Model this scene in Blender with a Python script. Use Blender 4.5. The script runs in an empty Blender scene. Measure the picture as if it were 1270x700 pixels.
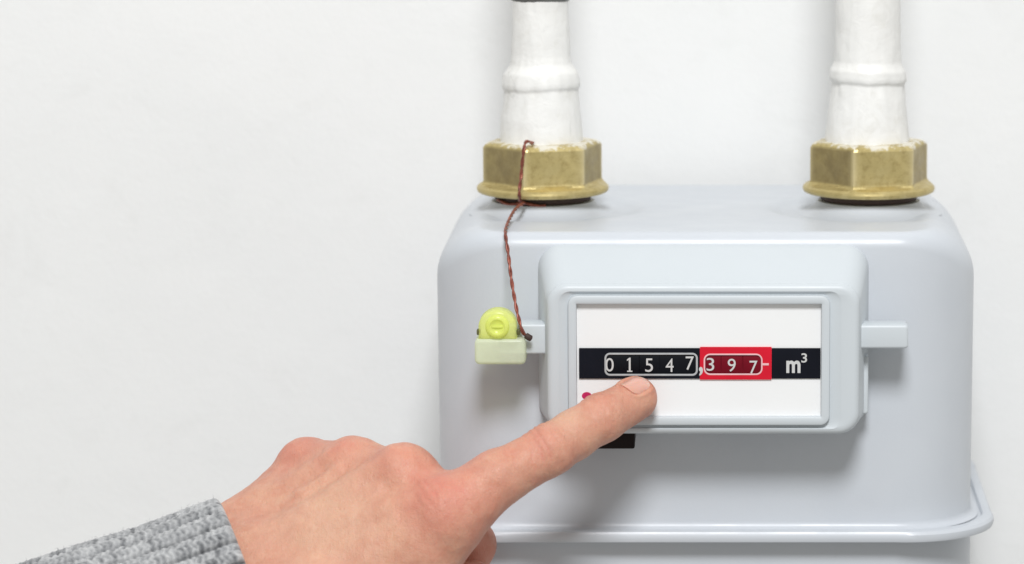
import bpy, bmesh, math, random
import numpy as np

# ------------------------------------------------------------------ camera, world, light, exposure
# all building measures below are millimetres; M turns them into metres
M = 0.001
scene = bpy.context.scene
col = scene.collection
FPX, DIST, PITCH = 4480.0, 1400.0, math.radians(9)      # focal length in photo pixels, distance to meter front
PX0, PY0 = 875.0, 350.0
CAM = np.array([0, -165 - DIST * math.cos(PITCH), DIST * math.sin(PITCH)])
FWD = np.array([0, math.cos(PITCH), -math.sin(PITCH)])
UPV = np.array([0, math.sin(PITCH), math.cos(PITCH)])

cd = bpy.data.cameras.new('camera')
cam = bpy.data.objects.new('camera', cd)
col.objects.link(cam)
cam.location = CAM * M
cam.rotation_euler = (math.pi / 2 - PITCH, 0, 0)
cd.sensor_width = 36
cd.lens = FPX / 1270 * 36
cd.shift_x = -(PX0 - 635) / 1270
cd.clip_start = 0.01
cd.clip_end = 50
cd.dof.use_dof = True
cd.dof.focus_distance = 1.38
cd.dof.aperture_fstop = 9.0
scene.camera = cam

world = bpy.data.worlds.new('World')
scene.world = world
world.use_nodes = True
bg = world.node_tree.nodes['Background']
bg.inputs['Color'].default_value = (1.0, 0.985, 0.935, 1)
bg.inputs['Strength'].default_value = 0.42

def area_lamp(name, loc, target, size, power, color):
    ld = bpy.data.lights.new(name, 'AREA')
    ld.shape = 'DISK'
    ld.size = size
    ld.energy = power
    ld.color = color
    lo = bpy.data.objects.new(name, ld)
    col.objects.link(lo)
    from mathutils import Vector
    lo.location = loc
    d = Vector(target) - Vector(loc)
    lo.rotation_euler = d.to_track_quat('-Z', 'Y').to_euler()
    return lo

area_lamp('key_lamp', (0.07, -1.85, 1.62), (-0.08, 0, 0), 0.62, 47.5, (0.98, 0.99, 1.0))

scene.view_settings.view_transform = 'Standard'
scene.view_settings.look = 'None'
scene.view_settings.gamma = 1
scene.view_settings.exposure = 0.06
scene.view_settings.use_curve_mapping = False
scene.cycles.use_denoising = True
scene.cycles.max_bounces = 8

rng = np.random.default_rng(7)
random.seed(7)

def at(x, y, Y):
    """photo pixel at depth plane Y (mm) -> point in mm"""
    d = FWD + np.array([1, 0, 0]) * (x - PX0) / FPX - UPV * (y - PY0) / FPX
    return CAM + d * (Y - CAM[1]) / d[1]

# ------------------------------------------------------------------ helpers
def build(name, V, faces, mat=None, parent=None, angle=35, recalc=True, origin=None):
    """one mesh object from millimetre vertices"""
    V = np.asarray(V, float)
    if origin is None and parent is None:
        lo, hi = V.min(0), V.max(0)
        origin = np.array([(lo[0] + hi[0]) / 2, (lo[1] + hi[1]) / 2, lo[2]])
    if origin is None:
        origin = np.zeros(3)
    origin = np.asarray(origin, float)
    me = bpy.data.meshes.new(name)
    me.from_pydata(((V - origin) * M).tolist(), [], [tuple(map(int, f)) for f in faces])
    if recalc:
        bm = bmesh.new(); bm.from_mesh(me)
        bmesh.ops.recalc_face_normals(bm, faces=bm.faces)
        bm.to_mesh(me); bm.free()
    me.shade_smooth()
    if angle is not None:
        me.set_sharp_from_angle(angle=math.radians(angle))
    if mat:
        me.materials.append(mat)
    ob = bpy.data.objects.new(name, me)
    col.objects.link(ob)
    if parent is not None:
        ob.parent = parent
        w = parent
        base = np.zeros(3)
        while w is not None:
            base += np.array(w.location) / M
            w = w.parent
        ob.location = (origin - base) * M
    else:
        ob.location = origin * M
    return ob

def empty(name, loc):
    o = bpy.data.objects.new(name, None)
    o.empty_display_size = 0.02
    col.objects.link(o)
    o.location = np.array(loc) * M
    return o

def tag(o, label, cat=None, group=None, kind=None):
    if label: o['label'] = label
    if cat: o['category'] = cat
    if group: o['group'] = group
    if kind: o['kind'] = kind
    return o

def rrect(cx, cy, hw, hh, r, n=8, straight=6):
    """rounded rectangle, counter-clockwise: points (m,2) and outward normals (m,2)"""
    pts, nor = [], []
    cs = [(cx + hw - r, cy - hh + r, -90), (cx + hw - r, cy + hh - r, 0), (cx - hw + r, cy + hh - r, 90), (cx - hw + r, cy - hh + r, 180)]
    for k, (x, y, a0) in enumerate(cs):
        for i in range(n + 1):
            a = math.radians(a0 + 90 * i / n)
            c, s = math.cos(a), math.sin(a)
            pts.append((x + r * c, y + r * s)); nor.append((c, s))
        x2, y2, a2 = cs[(k + 1) % 4]
        a = math.radians(a2)
        q = (x2 + r * math.cos(a), y2 + r * math.sin(a))
        p = pts[-1]
        for i in range(1, straight):
            t = i / straight
            pts.append((p[0] + (q[0] - p[0]) * t, p[1] + (q[1] - p[1]) * t)); nor.append(nor[-1])
    return np.array(pts), np.array(nor)

def loft(rings, cap0=True, cap1=True, closed=False):
    n = len(rings[0])
    V = np.concatenate(rings)
    F = []
    m = len(rings)
    for k in range(m if closed else m - 1):
        a, b = k * n, ((k + 1) % m) * n
        for i in range(n):
            j = (i + 1) % n
            F.append((a + i, a + j, b + j, b + i))
    if not closed:
        if cap0: F.append(tuple(range(n))[::-1])
        if cap1: F.append(tuple(range((m - 1) * n, m * n)))
    return V, F

def box_round(x0, x1, y0, y1, z0, z1, r=0.6, n=3):
    """box with rounded edges, lofted along Y"""
    cx, cz, hw, hh = (x0 + x1) / 2, (z0 + z1) / 2, (x1 - x0) / 2, (z1 - z0) / 2
    rings = []
    for sgn, yy in ((1, y0), (-1, y1)):
        for i in range(n + 1):
            a = math.pi / 2 * (i / n if sgn > 0 else 1 - i / n)
            ins = r * (1 - math.sin(a)); y = yy + sgn * r * (1 - math.cos(a)) * 1.0
            p, _ = rrect(cx, cz, hw - ins, hh - ins, r * 1.2 - ins * 0.5, 3, 1)
            rings.append(np.c_[p[:, 0], np.full(len(p), y), p[:, 1]])
    return loft(rings)

def lathe(profile, cx, cy, n=64, wob=None, tilt=None):
    rings = []
    th = np.linspace(0, 2 * math.pi, n, endpoint=False)
    for r, z in profile:
        rr = np.full(n, r, float)
        zz = np.full(n, z, float)
        if wob is not None:
            rr = rr + wob(th, z)
        if tilt is not None:
            zz = zz + tilt(th, z)
        rings.append(np.c_[cx + rr * np.cos(th), cy + rr * np.sin(th), zz])
    return rings

def tube(pts, radius, n=10, cap=True):
    pts = np.asarray(pts, float)
    T = np.gradient(pts, axis=0)
    T /= np.linalg.norm(T, axis=1)[:, None]
    up = np.array([0.0, 1, 0.1])
    rings = []
    Nv = np.cross(T[0], up); Nv /= np.linalg.norm(Nv)
    rad = np.broadcast_to(radius, len(pts))
    for i in range(len(pts)):
        Nv = Nv - T[i] * (Nv @ T[i]); Nv /= np.linalg.norm(Nv)
        B = np.cross(T[i], Nv)
        a = np.linspace(0, 2 * math.pi, n, endpoint=False)
        rings.append(pts[i] + rad[i] * (np.cos(a)[:, None] * Nv + np.sin(a)[:, None] * B))
    return loft(rings, cap, cap)

def spline(P, m=12):
    """Catmull-Rom through points"""
    P = np.asarray(P, float)
    Q = np.vstack([2 * P[0] - P[1], P, 2 * P[-1] - P[-2]])
    out = []
    for i in range(1, len(Q) - 2):
        p0, p1, p2, p3 = Q[i - 1:i + 3]
        for t in np.linspace(0, 1, m, endpoint=False):
            out.append(0.5 * ((2 * p1) + (-p0 + p2) * t + (2 * p0 - 5 * p1 + 4 * p2 - p3) * t * t + (-p0 + 3 * p1 - 3 * p2 + p3) * t ** 3))
    out.append(P[-1])
    return np.array(out)

# smooth value noise for geometry
_G = rng.random((32, 32, 32)).astype(np.float32)
def vnoise(p):
    p = np.asarray(p, float)
    i = np.floor(p).astype(int); f = p - i
    f = f * f * (3 - 2 * f)
    r = 0
    for dx in (0, 1):
        for dy in (0, 1):
            for dz in (0, 1):
                w = (f[..., 0] if dx else 1 - f[..., 0]) * (f[..., 1] if dy else 1 - f[..., 1]) * (f[..., 2] if dz else 1 - f[..., 2])
                r = r + w * _G[(i[..., 0] + dx) % 32, (i[..., 1] + dy) % 32, (i[..., 2] + dz) % 32]
    return r * 2 - 1

# ------------------------------------------------------------------ materials
class Mat:
    def __init__(self, name):
        self.m = bpy.data.materials.new(name)
        self.m.use_nodes = True
        self.nt = self.m.node_tree
        self.b = self.nt.nodes['Principled BSDF']
        self.tc = self.nt.nodes.new('ShaderNodeTexCoord')
    def set(self, **k):
        for a, v in k.items():
            s = self.b.inputs[a.replace('_', ' ')]
            s.default_value = (*v, 1) if isinstance(v, tuple) and len(v) == 3 and s.type == 'RGBA' else v
        return self
    def noise(self, scale, detail=4, rough=0.55, dist=0.0, vec=None):
        n = self.nt.nodes.new('ShaderNodeTexNoise')
        n.inputs['Scale'].default_value = scale
        n.inputs['Detail'].default_value = detail
        n.inputs['Roughness'].default_value = rough
        n.inputs['Distortion'].default_value = dist
        self.nt.links.new(vec or self.tc.outputs['Object'], n.inputs['Vector'])
        return n.outputs['Fac']
    def ramp(self, fac, stops):
        r = self.nt.nodes.new('ShaderNodeValToRGB')
        e = r.color_ramp.elements
        while len(e) < len(stops): e.new(0.5)
        for q, (p, c) in zip(e, stops):
            q.position = p; q.color = (*c, 1) if len(c) == 3 else c
        self.nt.links.new(fac, r.inputs['Fac'])
        return r.outputs['Color']
    def mix(self, fac, a, b, mode='MIX'):
        n = self.nt.nodes.new('ShaderNodeMix')
        n.data_type = 'RGBA'; n.blend_type = mode
        for s, v in ((n.inputs['Factor'], fac), (n.inputs['A'], a), (n.inputs['B'], b)):
            pass
        def put(sock, v):
            if hasattr(v, 'is_linked'): self.nt.links.new(v, sock)
            elif isinstance(v, tuple): sock.default_value = (*v, 1)
            else: sock.default_value = v
        put(n.inputs[0], fac); put(n.inputs[6], a); put(n.inputs[7], b)
        return n.outputs[2]
    def math(self, op, a, b=0.0, clamp=False):
        n = self.nt.nodes.new('ShaderNodeMath'); n.operation = op; n.use_clamp = clamp
        for s, v in zip(n.inputs, (a, b)):
            if hasattr(v, 'is_linked'): self.nt.links.new(v, s)
            else: s.default_value = v
        return n.outputs[0]
    def attr(self, name):
        n = self.nt.nodes.new('ShaderNodeAttribute'); n.attribute_name = name
        return n.outputs['Fac']
    def color(self, c): self.nt.links.new(c, self.b.inputs['Base Color']); return self
    def rough(self, c): self.nt.links.new(c, self.b.inputs['Roughness']); return self
    def bump(self, h, strength=0.3, dist=0.0005, prev=None):
        n = self.nt.nodes.new('ShaderNodeBump')
        n.inputs['Strength'].default_value = strength
        n.inputs['Distance'].default_value = dist
        self.nt.links.new(h, n.inputs['Height'])
        if prev: self.nt.links.new(prev, n.inputs['Normal'])
        self.nt.links.new(n.outputs['Normal'], self.b.inputs['Normal'])
        return n.outputs['Normal']

def mat_wall():
    a = Mat('white_plaster')
    c = a.ramp(a.noise(5, 5, 0.6, 0.6), [(0.30, (0.80, 0.806, 0.806)), (0.55, (0.825, 0.829, 0.828)), (0.8, (0.838, 0.84, 0.838))])
    sm = a.ramp(a.noise(34, 7, 0.7, 0.5), [(0.28, (0.945, 0.945, 0.94)), (0.46, (1, 1, 1))])
    c = a.mix(0.6, c, sm, 'MULTIPLY')
    a.color(c).set(Roughness=0.85, Specular_IOR_Level=0.25)
    n1 = a.bump(a.noise(28, 4, 0.6, 0.3), 0.35, 0.0015)
    a.bump(a.noise(420, 4, 0.65), 0.32, 0.0005, n1)
    return a.m

def mat_paint(name, c1, c2, rough=0.38, fine=900, blot=18):
    a = Mat(name)
    a.color(a.ramp(a.noise(blot, 4, 0.6), [(0.3, c1), (0.7, c2)]))
    a.rough(a.ramp(a.noise(60, 4), [(0.3, (rough - .05,) * 3), (0.7, (rough + .07,) * 3)]))
    n1 = a.bump(a.noise(fine, 2, 0.5), 0.12, 0.0002)
    a.bump(a.noise(30, 2, 0.5), 0.05, 0.001, n1)
    return a.m

def mat_pipe():
    a = Mat('brushed_white_paint')
    c = a.ramp(a.noise(90, 5, 0.65, 0.8), [(0.25, (0.70, 0.69, 0.65)), (0.45, (0.79, 0.785, 0.765)), (0.8, (0.83, 0.828, 0.81))])
    g = a.ramp(a.noise(45, 6, 0.7, 1.0), [(0.27, (0.62, 0.62, 0.60)), (0.36, (1, 1, 1))])
    a.color(a.mix(0.75, c, g, 'MULTIPLY')).set(Roughness=0.48)
    n1 = a.bump(a.noise(150, 4, 0.6, 0.6), 0.35, 0.0012)
    a.bump(a.noise(900, 3), 0.12, 0.0003, n1)
    return a.m

def mat_brass():
    a = Mat('worn_brass')
    base = a.ramp(a.noise(110, 6, 0.7, 0.7), [(0.2, (0.44, 0.35, 0.14)), (0.5, (0.54, 0.44, 0.195)), (0.8, (0.62, 0.52, 0.26))])
    gr = a.ramp(a.noise(420, 4, 0.7), [(0.34, (0.55, 0.47, 0.34)), (0.5, (1, 1, 1))])
    base = a.mix(0.38, base, gr, 'MULTIPLY')
    pt = a.math('MULTIPLY', a.attr('patina_shade'), a.ramp(a.noise(120, 5, 0.65), [(0.3, (0.5,) * 3), (0.65, (1,) * 3)]))
    base = a.mix(pt, base, (0.24, 0.185, 0.09))  # tarnish tone that also paints shade onto the side faces
    base = a.mix(a.math('MULTIPLY', a.attr('rubbed'), 0.75), base, (0.72, 0.62, 0.36))
    # white paint smeared over the upper rim: own colour by height on the nut and an uneven edge
    sep = a.nt.nodes.new('ShaderNodeSeparateXYZ')
    a.nt.links.new(a.tc.outputs['Object'], sep.inputs[0])
    z = a.math('MULTIPLY', sep.outputs['Z'], 1000.0)
    nz = a.math('MULTIPLY', a.noise(140, 5, 0.7, 0.8), 13.0)
    s = a.math('SUBTRACT', a.math('ADD', z, nz), 27.9)
    mask = a.math('MULTIPLY', s, 0.9, True)
    mask2 = a.math('MULTIPLY', mask, 0.8)
    a.color(a.mix(mask2, base, (0.74, 0.72, 0.66)))
    metal = a.math('SUBTRACT', 0.62, mask2, True)
    a.nt.links.new(metal, a.b.inputs['Metallic'])
    a.rough(a.ramp(a.noise(200, 4), [(0.3, (0.34,) * 3), (0.7, (0.52,) * 3)]))
    n1 = a.bump(a.noise(500, 4, 0.7), 0.25, 0.0004)
    a.bump(a.noise(90, 3), 0.12, 0.0006, n1)
    return a.m

def mat_simple(name, c, rough=0.5, metal=0.0, var=0.12, scale=200, bump=0.1):
    a = Mat(name)
    lo = tuple(v * (1 - var) for v in c); hi = tuple(min(1, v * (1 + var)) for v in c)
    a.color(a.ramp(a.noise(scale, 4), [(0.3, lo), (0.7, hi)])).set(Roughness=rough, Metallic=metal)
    if bump: a.bump(a.noise(scale * 3, 3), bump, 0.0003)
    return a.m

def dull(m, spec):
    m.node_tree.nodes['Principled BSDF'].inputs['Specular IOR Level'].default_value = spec
    return m

def mat_skin():
    a = Mat('skin')
    n = a.noise(55, 5, 0.6, 0.4)
    base = a.ramp(n, [(0.25, (0.54, 0.25, 0.175)), (0.5, (0.615, 0.315, 0.22)), (0.75, (0.67, 0.375, 0.255))])
    mott = a.ramp(a.noise(210, 6, 0.68, 0.6), [(0.32, (0.88, 0.68, 0.64)), (0.58, (1, 1, 1))])
    base = a.mix(0.6, base, mott, 'MULTIPLY')
    red = a.math('MULTIPLY', a.attr('redness'), a.ramp(a.noise(80, 4, 0.6), [(0.25, (0.55,) * 3), (0.65, (1.3,) * 3)]), True)
    base = a.mix(red, base, (0.62, 0.20, 0.15))
    pale = a.attr('paleness')
    base = a.mix(pale, base, (0.74, 0.52, 0.36))
    a.color(base)
    a.set(Subsurface_Weight=0.22, Subsurface_Scale=0.0025, Roughness=0.46, Specular_IOR_Level=0.42)
    a.b.inputs['Subsurface Radius'].default_value = (1.0, 0.38, 0.2)
    v = a.nt.nodes.new('ShaderNodeTexVoronoi'); v.feature = 'DISTANCE_TO_EDGE'
    v.inputs['Scale'].default_value = 900
    a.nt.links.new(a.tc.outputs['Object'], v.inputs['Vector'])
    cr = a.ramp(v.outputs['Distance'], [(0.0, (0, 0, 0)), (0.12, (1, 1, 1))])
    n1 = a.bump(cr, 0.3, 0.00025)
    st = a.nt.nodes.new('ShaderNodeMapping')                      # fine lines that run across the hand
    st.inputs['Rotation'].default_value = (0.3, 0.5, 0.2); st.inputs['Scale'].default_value = (1.0, 0.35, 0.5)
    a.nt.links.new(a.tc.outputs['Object'], st.inputs['Vector'])
    n2 = a.bump(a.noise(650, 4, 0.6, 0.8, st.outputs[0]), 0.5, 0.0006, n1)
    n3 = a.bump(a.noise(260, 5, 0.65, 0.5), 0.4, 0.0007, n2)
    a.bump(a.noise(1500, 3), 0.2, 0.0002, n3)
    return a.m

def mat_nail():
    a = Mat('fingernail')
    a.color(a.ramp(a.attr('tipness'), [(0.0, (0.64, 0.34, 0.26)), (0.80, (0.68, 0.38, 0.31)), (0.93, (0.70, 0.43, 0.35)), (1.0, (0.74, 0.52, 0.43))]))
    a.set(Roughness=0.28, Subsurface_Weight=0.3, Subsurface_Scale=0.002, Coat_Weight=0.3)
    a.bump(a.noise(700, 2), 0.04, 0.0002)
    return a.m

def mat_knit():
    a = Mat('grey_marl_knit')
    y = a.attr('yarn')
    n = a.noise(420, 4, 0.7)
    m = a.math('ADD', a.math('MULTIPLY', y, 0.62), a.math('MULTIPLY', n, 0.42))
    a.color(a.ramp(m, [(0.22, (0.06, 0.063, 0.07)), (0.40, (0.22, 0.225, 0.235)), (0.58, (0.41, 0.415, 0.425)), (0.8, (0.60, 0.605, 0.61))]))
    a.set(Roughness=0.95, Specular_IOR_Level=0.1, Sheen_Weight=0.3)
    n1 = a.bump(a.noise(1300, 4, 0.7), 0.8, 0.0006)
    return a.m

def mat_seal(name, c, tr):
    a = Mat(name)
    a.color(a.ramp(a.noise(160, 3), [(0.3, tuple(v * 0.92 for v in c)), (0.7, c)]))
    a.set(Roughness=0.22, Transmission_Weight=tr, IOR=1.45)
    a.bump(a.noise(120, 3), 0.08, 0.001)
    t = a.nt.nodes.new('ShaderNodeBsdfTransparent'); t.inputs[0].default_value = (0.96, 0.99, 0.80, 1)
    mx = a.nt.nodes.new('ShaderNodeMixShader'); mx.inputs[0].default_value = 0.42
    tl = a.nt.nodes.new('ShaderNodeBsdfTranslucent'); tl.inputs[0].default_value = (*c, 1)
    m0 = a.nt.nodes.new('ShaderNodeMixShader'); m0.inputs[0].default_value = 0.22
    a.nt.links.new(a.b.outputs[0], m0.inputs[1]); a.nt.links.new(tl.outputs[0], m0.inputs[2])
    a.nt.links.new(m0.outputs[0], mx.inputs[1]); a.nt.links.new(t.outputs[0], mx.inputs[2])
    a.nt.links.new(mx.outputs[0], a.nt.nodes['Material Output'].inputs[0])
    return a.m

def mat_copper():
    a = Mat('lacquered_copper_wire')
    a.color(a.ramp(a.noise(350, 4, 0.6), [(0.3, (0.10, 0.028, 0.02)), (0.55, (0.27, 0.075, 0.05)), (0.8, (0.45, 0.17, 0.11))]))
    a.set(Roughness=0.35, Metallic=0.35)
    a.bump(a.noise(900, 2), 0.2, 0.0002)
    return a.m

WALL = mat_wall()
CASE = mat_paint('grey_enamel', (0.545, 0.575, 0.62), (0.58, 0.61, 0.65), 0.36)
PLASTIC = mat_paint('grey_plastic', (0.555, 0.595, 0.625), (0.575, 0.615, 0.645), 0.42, 1500, 12)
PIPE = mat_pipe()
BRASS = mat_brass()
GASKET = mat_simple('gasket_rubber', (0.05, 0.028, 0.022), 0.7)
PLATE = mat_simple('white_plate', (0.84, 0.845, 0.85), 0.4, 0, 0.015, 30, 0.02)
BLACK = dull(mat_simple('black_print', (0.006, 0.007, 0.012), 0.45, 0, 0.2, 60, 0.03), 0.12)
RED = dull(mat_simple('red_print', (0.63, 0.010, 0.03), 0.4, 0, 0.08, 60, 0.03), 0.2)
DARKRED = dull(mat_simple('dark_red_wheel', (0.17, 0.004, 0.014), 0.45, 0, 0.15, 60, 0.03), 0.12)
DRUM = dull(mat_simple('black_wheel', (0.005, 0.006, 0.009), 0.45, 0, 0.15, 60, 0.03), 0.12)
PRINTW = mat_simple('white_print', (0.58, 0.58, 0.575), 0.5, 0, 0.06, 300, 0)
PRINTG = mat_simple('pale_grey_print', (0.42, 0.43, 0.44), 0.5, 0, 0.1, 300, 0)
PRINTP = mat_simple('pale_pink_print', (0.80, 0.48, 0.50), 0.5, 0, 0.08, 300, 0)
MAGENTA = mat_simple('magenta_print', (0.50, 0.015, 0.10), 0.4, 0, 0.1, 200, 0)
SOCKET = dull(mat_simple('dark_brown_plastic', (0.012, 0.007, 0.007), 0.45, 0, 0.2, 200, 0.05), 0.15)
STEEL = mat_simple('dull_grey_steel', (0.16, 0.16, 0.155), 0.55, 0.5, 0.35, 140, 0.3)
SKIN = mat_skin()
NAIL = mat_nail()
KNIT = mat_knit()
FUZZ = mat_simple('wool_fibre', (0.42, 0.425, 0.435), 0.9, 0, 0.4, 90, 0)
SEAL = mat_seal('pale_yellow_plastic', (0.93, 0.985, 0.80), 0.0)
SEALCAP = mat_seal('bright_yellow_plastic', (0.94, 0.99, 0.30), 0.0)
COPPER = mat_copper()
EYE = mat_simple('dull_olive_plastic', (0.10, 0.10, 0.035), 0.5)

# ------------------------------------------------------------------ wall
xs = np.linspace(-1500, 1500, 151); zs = np.linspace(-1400, 1600, 151)
X, Z = np.meshgrid(xs, zs, indexing='ij')
P3 = np.stack([X / 90, np.zeros_like(X), Z / 90], -1)
Yw = -1.0 * vnoise(P3 + 3.3) - 0.5 * vnoise(P3 * 2.7 + 9.1)
n0, n1 = X.shape
Vf = np.stack([X, Yw, Z], -1).reshape(-1, 3)
F = [(i * n1 + j, (i + 1) * n1 + j, (i + 1) * n1 + j + 1, i * n1 + j + 1) for i in range(n0 - 1) for j in range(n1 - 1)]
# closed slab behind the plastered face
nv = len(Vf)
Vb = np.array([[-1500, 80, -1400], [1500, 80, -1400], [1500, 80, 1600], [-1500, 80, 1600]], float)
idx = lambda i, j: i * n1 + j
F += [(nv, nv + 1, nv + 2, nv + 3)]
F += [tuple([idx(i, 0) for i in range(n0)] + [nv + 1, nv]), tuple([idx(i, n1 - 1) for i in range(n0)] + [nv + 2, nv + 3]),
      tuple([idx(0, j) for j in range(n1)] + [nv + 3, nv]), tuple([idx(n0 - 1, j) for j in range(n1)] + [nv + 2, nv + 1])]
wall = build('wall', np.vstack([Vf, Vb]), F, WALL)
tag(wall, 'white plastered wall behind the meter', kind='structure')

# ------------------------------------------------------------------ gas meter
TOPZ, BASEZ, FRONT, BACK, HW = 19.0, -98.0, -165.0, -15.0, 106.3
CY, HD = (FRONT + BACK) / 2, (BACK - FRONT) / 2
NUTX = (-66.2, 66.4); NUTY = -90.0
meter = empty('gas_meter', (0, CY, -225))
tag(meter, 'light grey gas meter box with black and red counter, fixed under two brass nuts', 'gas meter')

def upper_case():
    p, nrm = rrect(0, CY, HW, HD, 32, 14, 14)
    rf = 6 + 15 * np.abs(nrm[:, 0]) ** 2.2                       # tight fillet along the front, wide at the ends
    rings = []
    def ring(off, z):
        q = p + nrm * np.asarray(off).reshape(-1, 1)
        return np.c_[q, np.broadcast_to(z, len(p))]
    # flared foot above the rim
    for a in np.linspace(0, 1, 5):
        rings.append(ring(np.full(len(p), 3.0 * (1 - math.sin(a * math.pi / 2)) - 0.4), BASEZ + 3.0 * (1 - math.cos(a * math.pi / 2))))
    for t in np.linspace(0.06, 1, 12):
        z = (BASEZ + 3) * (1 - t) + (TOPZ - rf) * t
        rings.append(ring(np.full(len(p), -0.4 * (1 - t)), z))
    for a in np.linspace(0, math.pi / 2, 12)[1:]:
        rings.append(ring(-rf * (1 - math.cos(a)), TOPZ - rf + rf * math.sin(a)))
    last = rings[-1]
    c = np.array([0, CY, TOPZ])
    for t in np.linspace(0, 1, 46)[1:-1]:
        q = last * (1 - t) + c * t
        q[:, 0] = last[:, 0] * (1 - t)
        rings.append(q)
    V, F = loft(rings, False, True)
    # shallow round dish pressed into the top round each connection
    up = V[:, 2] > TOPZ - 12
    for nx in NUTX:
        d = np.hypot(V[:, 0] - nx, V[:, 1] - NUTY)
        s = np.clip((43 - d) / 9, 0, 1); s = s * s * (3 - 2 * s)
        V[up, 2] -= 1.9 * s[up] * np.clip((93 - np.abs(V[up, 0])) / 12, 0, 1)
    return V, F
build('upper_case', *upper_case(), CASE, meter, angle=50)

def lower_case():
    p, nrm = rrect(0, CY, HW - 0.2, HD - 0.2, 32, 14, 6)
    rings = []
    for off, z in ((0, -101.5), (0, -112), (-0.3, -150), (-0.8, -205), (-2, -214), (-6, -221), (-14, -225)):
        rings.append(np.c_[p + nrm * off, np.full(len(p), z)])
    return loft(rings, True, True)
build('lower_case', *lower_case(), CASE, meter)

def rim():
    p, nrm = rrect(0, CY, HW, HD, 32, 16, 10)
    prof = [(-3, -98.6), (1.5, -98.4), (3.6, -98.3), (3.9, -97.7), (4.4, -97.2), (6.4, -97.1), (7.6, -97.5), (8.3, -98.6), (8.4, -100.2), (8.0, -101.4), (7.2, -101.8), (2, -101.8), (-3, -101.8)]
    # the rolled edge swells at the corners
    k = (np.abs(nrm[:, 0]) * np.abs(nrm[:, 1]) * 2) ** 0.8
    rings = [np.c_[p + nrm * (o * (1 + 0.25 * k if o > 3 else 1 + 0 * k))[:, None], np.full(len(p), z)] for o, z in prof]
    return loft(rings, False, False, closed=True)
build('seam_rim', *rim(), CASE, meter, angle=30)

# connection stubs with gaskets below the nuts
for nx in NUTX:
    V, F = loft(lathe([(30, 16.9), (27, 17.4), (24.4, 18.2), (22.4, 19.6), (21.2, 21.2), (20.8, 22.0), (17, 22.2)], nx, NUTY, 56))
    build('connection_stub', V, F, CASE, meter)

# index housing: rings run from the case forward and then back into the window recess
HCX = -1.0
WX0, WX1, WZ0, WZ1 = -49.0, 44.4, -47.9, -3.6           # window
PLY = -189.6                                              # face of the white plate
def housing():
    rings = []
    def R(x0, x1, z0, z1, r, y):
        p, _ = rrect((x0 + x1) / 2, (z0 + z1) / 2, (x1 - x0) / 2, (z1 - z0) / 2, r, 8, 4)
        rings.append(np.c_[p[:, 0], np.full(len(p), y), p[:, 1]])
    R(-65.0, 63.4, -56.4, 14.8, 9, -163.5)
    R(-64.6, 63.0, -56.2, 14.4, 9, -167)
    R(-64.0, 62.4, -56.0, 13.4, 9, -169)
    x0, x1, z0, z1 = -60.6, 58.8, -55.0, 3.4
    R(x0 - 0.5, x1 + 0.5, z0 - 0.2, z1 + 1.2, 8.0, -187.6)
    for a in np.linspace(0, math.pi / 2, 6):
        i = 2.4 * (1 - math.cos(a))
        R(x0 + i, x1 - i, z0 + i, z1 - i, 8 - i * 0.6, -188.8 - 2.4 * math.sin(a))
    # face, then a shallow step round the bezel
    R(-56.2, 52.0, -53.0, 0.5, 4.6, -191.25)
    R(-55.8, 51.6, -52.9, 0.4, 4.5, -191.1)
    R(-52.6, 47.6, -52.3, -0.6, 4.0, -189.9)
    R(-51, 46.6, -50, -2.2, 3, -190.0)
    R(-50.6, 46.2, -49.6, -2.4, 3, -188.4)
    return loft(rings)
hous = build('index_housing', *housing(), PLASTIC, meter, angle=28)

def frame_ring(x0, x1, z0, z1, w, r, y_out, y_top, y_in, lip=0.7):
    rings = []
    def R(ins, y, rr):
        p, _ = rrect((x0 + x1) / 2, (z0 + z1) / 2, (x1 - x0) / 2 - ins, (z1 - z0) / 2 - ins, max(rr, 0.3), 6, 3)
        rings.append(np.c_[p[:, 0], np.full(len(p), y), p[:, 1]])
    R(0, y_out, r); R(0, y_top + lip, r); R(lip * 0.3, y_top + lip * 0.3, r - lip * .3); R(lip, y_top, r - lip)
    R(w - lip, y_top, r - w + lip); R(w - lip * 0.3, y_top + lip * .3, r - w); R(w, y_top + lip, r - w); R(w, y_in, r - w)
    return loft(rings, False, False, closed=True)
build('bezel', *frame_ring(-52.4, 47.4, -51.2, -1.0, 3.3, 3.6, -189.6, -192.3, -189.0, 0.7), PLASTIC, hous, angle=28)
# white plate lies in the window
build('index_plate', *box_round(WX0 - 0.4, WX1 + 0.4, PLY, PLY + 1.0, WZ0 - 0.4, WZ1 + 0.4, 0.15, 1), PLATE, hous)

# sealing lugs on both sides
for sx in (1, -1):
    xa, xb = (58.2, 77.6) if sx > 0 else (-79.2, -60.0)
    z0, z1 = (-22.6, -13.6) if sx > 0 else (-24.8, -13.2)
    V, F = box_round(xa, xb, -185.4, -173.5, z0, z1, 0.9)
    lug = build('seal_lug', V, F, PLASTIC, hous, angle=40)
# wedge foot below the right lug
V, F = box_round(59.8, 62.9, -176, -164, -50, -27, 0.8)
build('side_rib', V, F, PLASTIC, hous, angle=40)

# pulse socket below the housing
sock = build('pulse_socket', *box_round(-44.5, -27.2, -186.5, -166.5, -61.6, -54.6, 0.7), SOCKET, meter, angle=40)

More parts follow.
